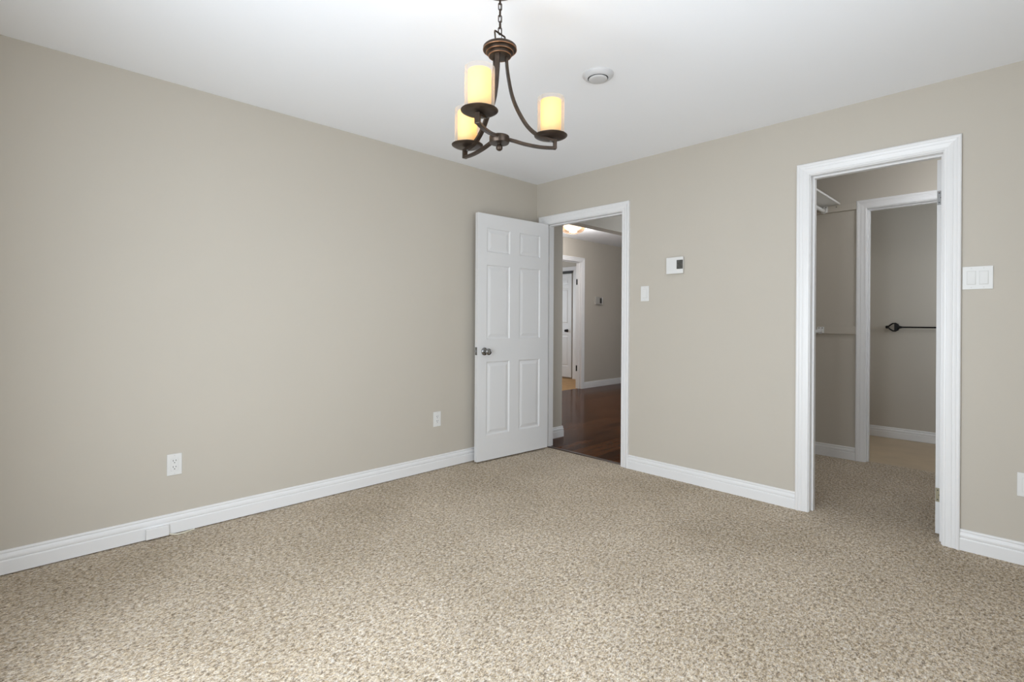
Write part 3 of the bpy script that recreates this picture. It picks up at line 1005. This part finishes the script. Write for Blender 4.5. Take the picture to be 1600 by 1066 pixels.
for xr, zr, lab in ((1.968, 2.140, 'white closet rail under the shelf'), (1.945, 1.088, 'lower white closet rail meeting the mid height board')):
    rail = empty('closet_rail', (xr, YB - 0.018, zr), lab, 'closet rail')
    bm = bmesh.new()
    add_sweep(bm, [(0, 0, 0), (0, T + 0.02 - YB, 0)], circ(0.0155, 20))
    link('rod', bm, SHELFW, rail, smooth=True)
    # U-shaped socket with a screw tab
    bm = bmesh.new()
    n = 14
    inner = [(0.0175 * math.cos(math.pi + math.pi * i / n), 0.0175 * math.sin(math.pi + math.pi * i / n)) for i in range(n + 1)]
    outer = [(0.0215 * math.cos(math.pi + math.pi * i / n), 0.0215 * math.sin(math.pi + math.pi * i / n)) for i in range(n + 1)]
    inner = [(-0.0175, 0.022)] + inner + [(0.0175, 0.022)]
    outer = [(-0.0215, 0.022)] + outer + [(0.0215, 0.022)]
    V = [[bm.verts.new((x, y, z)) for x, z in lst] for y in (0, -0.024) for lst in (inner, outer)]
    for i in range(len(inner) - 1):
        bm.faces.new((V[0][i], V[0][i + 1], V[1][i + 1], V[1][i]))
        bm.faces.new((V[2][i], V[2][i + 1], V[3][i + 1], V[3][i]))
        bm.faces.new((V[0][i], V[0][i + 1], V[2][i + 1], V[2][i]))
        bm.faces.new((V[1][i], V[1][i + 1], V[3][i + 1], V[3][i]))
    add_box(bm, -0.024, 0.028, -0.003, 0, -0.014, 0.040)
    so = link('socket', bm, SHELFW, rail)
    for x in (-0.012, 0.014):
        lathe('screw', [(0, 0), (0.0042, 0), (0.0042, 0.0015), (0, 0.002)], SLOT, so, 12, Matrix.Translation((x, -0.003, 0.030)) @ Matrix.Rotation(math.pi / 2, 4, 'X'))

# ------------------------------------------------------------------ bathroom towel bar
tb = empty('towel_bar', (2.268, YW, 1.124), 'black iron towel bar on the bathroom wall', 'towel bar')
ytb = -0.055
pts = []
bm = bmesh.new()
add_sweep(bm, [(0.060, ytb, 0), (0.62, ytb, 0)], circ(0.0075, 14))
link('bar', bm, BLACK, tb, smooth=True)
for s, x0 in ((1, 0.0), (-1, 0.68)):
    pr = [(-0.050, 0.010), (-0.035, 0.006), (-0.020, 0.022), (0.0, 0.037), (0.022, 0.038), (0.036, 0.028), (0.048, 0.013)]
    bm = bmesh.new()
    up_ = [(x0 + s * x, ytb, z) for x, z in pr]
    dn_ = [(x0 + s * x, ytb, -z) for x, z in pr]
    add_sweep(bm, up_, circ(0.0070, 10), up=Vector((0, 1, 0)))
    add_sweep(bm, dn_, circ(0.0070, 10), up=Vector((0, 1, 0)))
    add_box(bm, x0 - 0.013 + s * 0.026, x0 + 0.013 + s * 0.026, ytb - 0.008, 0, -0.034, 0.034)
    add_lathe(bm, [(0, -0.012), (0.0165, -0.010), (0.014, 0.006), (0.0075, 0.030), (0, 0.030)], 16, Matrix.Translation((x0 + s * 0.050, ytb, 0)) @ Matrix.Rotation(s * math.pi / 2, 4, 'Y'))
    add_lathe(bm, [(0, -0.010), (0.0125, -0.008), (0.0125, 0.008), (0, 0.010)], 16, Matrix.Translation((x0 - s * 0.050, ytb, 0)) @ Matrix.Rotation(math.pi / 2, 4, 'Y'))
    link('bracket', bm, BLACK, tb, smooth=True)

# ------------------------------------------------------------------ hall ceiling lamp
hl = empty('ceiling_lamp', (-1.40, 2.27, HH), 'lit round ceiling lamp in the hall, half hidden by the beam', 'ceiling lamp')
lathe('base_plate', [(0, 0), (0.17, 0), (0.17, -0.012), (0, -0.012)], BRONZE, hl, 40)
lathe('outer_bowl', [(0.19, -0.014), (0.186, -0.040), (0.168, -0.080), (0.135, -0.112), (0.09, -0.132), (0.04, -0.141), (0, -0.143)], glass_material('tan_lamp_glass', (0.80, 0.62, 0.46), 0.05), hl, 44)
lathe('inner_bowl', [(0.135, -0.012), (0.130, -0.040), (0.115, -0.066), (0.085, -0.086), (0.05, -0.097), (0, -0.101)], DOMEGLOW, hl, 44)
ld = bpy.data.lights.new('hall_lamp_light', 'POINT')
ld.energy = 30
ld.color = (1.0, 0.965, 0.94)
ld.shadow_soft_size = 0.12
lo = bpy.data.objects.new('hall_lamp_light', ld)
COL.objects.link(lo)
lo.parent = hl
lo.location = (0, 0, -0.28)

# ------------------------------------------------------------------ added closet lamp (unseen, put in to brighten the closet)
cl = empty('ceiling_lamp', (3.15, 0.85, H), 'small round ceiling lamp added unseen to light the closet', 'ceiling lamp')
lathe('base_plate', [(0, 0), (0.11, 0), (0.11, -0.012), (0, -0.012)], PLAST, cl, 32)
lathe('glass_bowl', [(0.10, -0.012), (0.098, -0.035), (0.080, -0.062), (0.045, -0.078), (0, -0.083)], DOMEGLOW, cl, 32)
ld = bpy.data.lights.new('closet_fill_light', 'POINT')  # fill light under the added closet lamp
ld.energy = 8
ld.color = (0.95, 0.97, 1.0)
ld.shadow_soft_size = 0.09
lo = bpy.data.objects.new('closet_fill_light', ld)
COL.objects.link(lo)
lo.parent = cl
lo.location = (0, 0, -0.19)
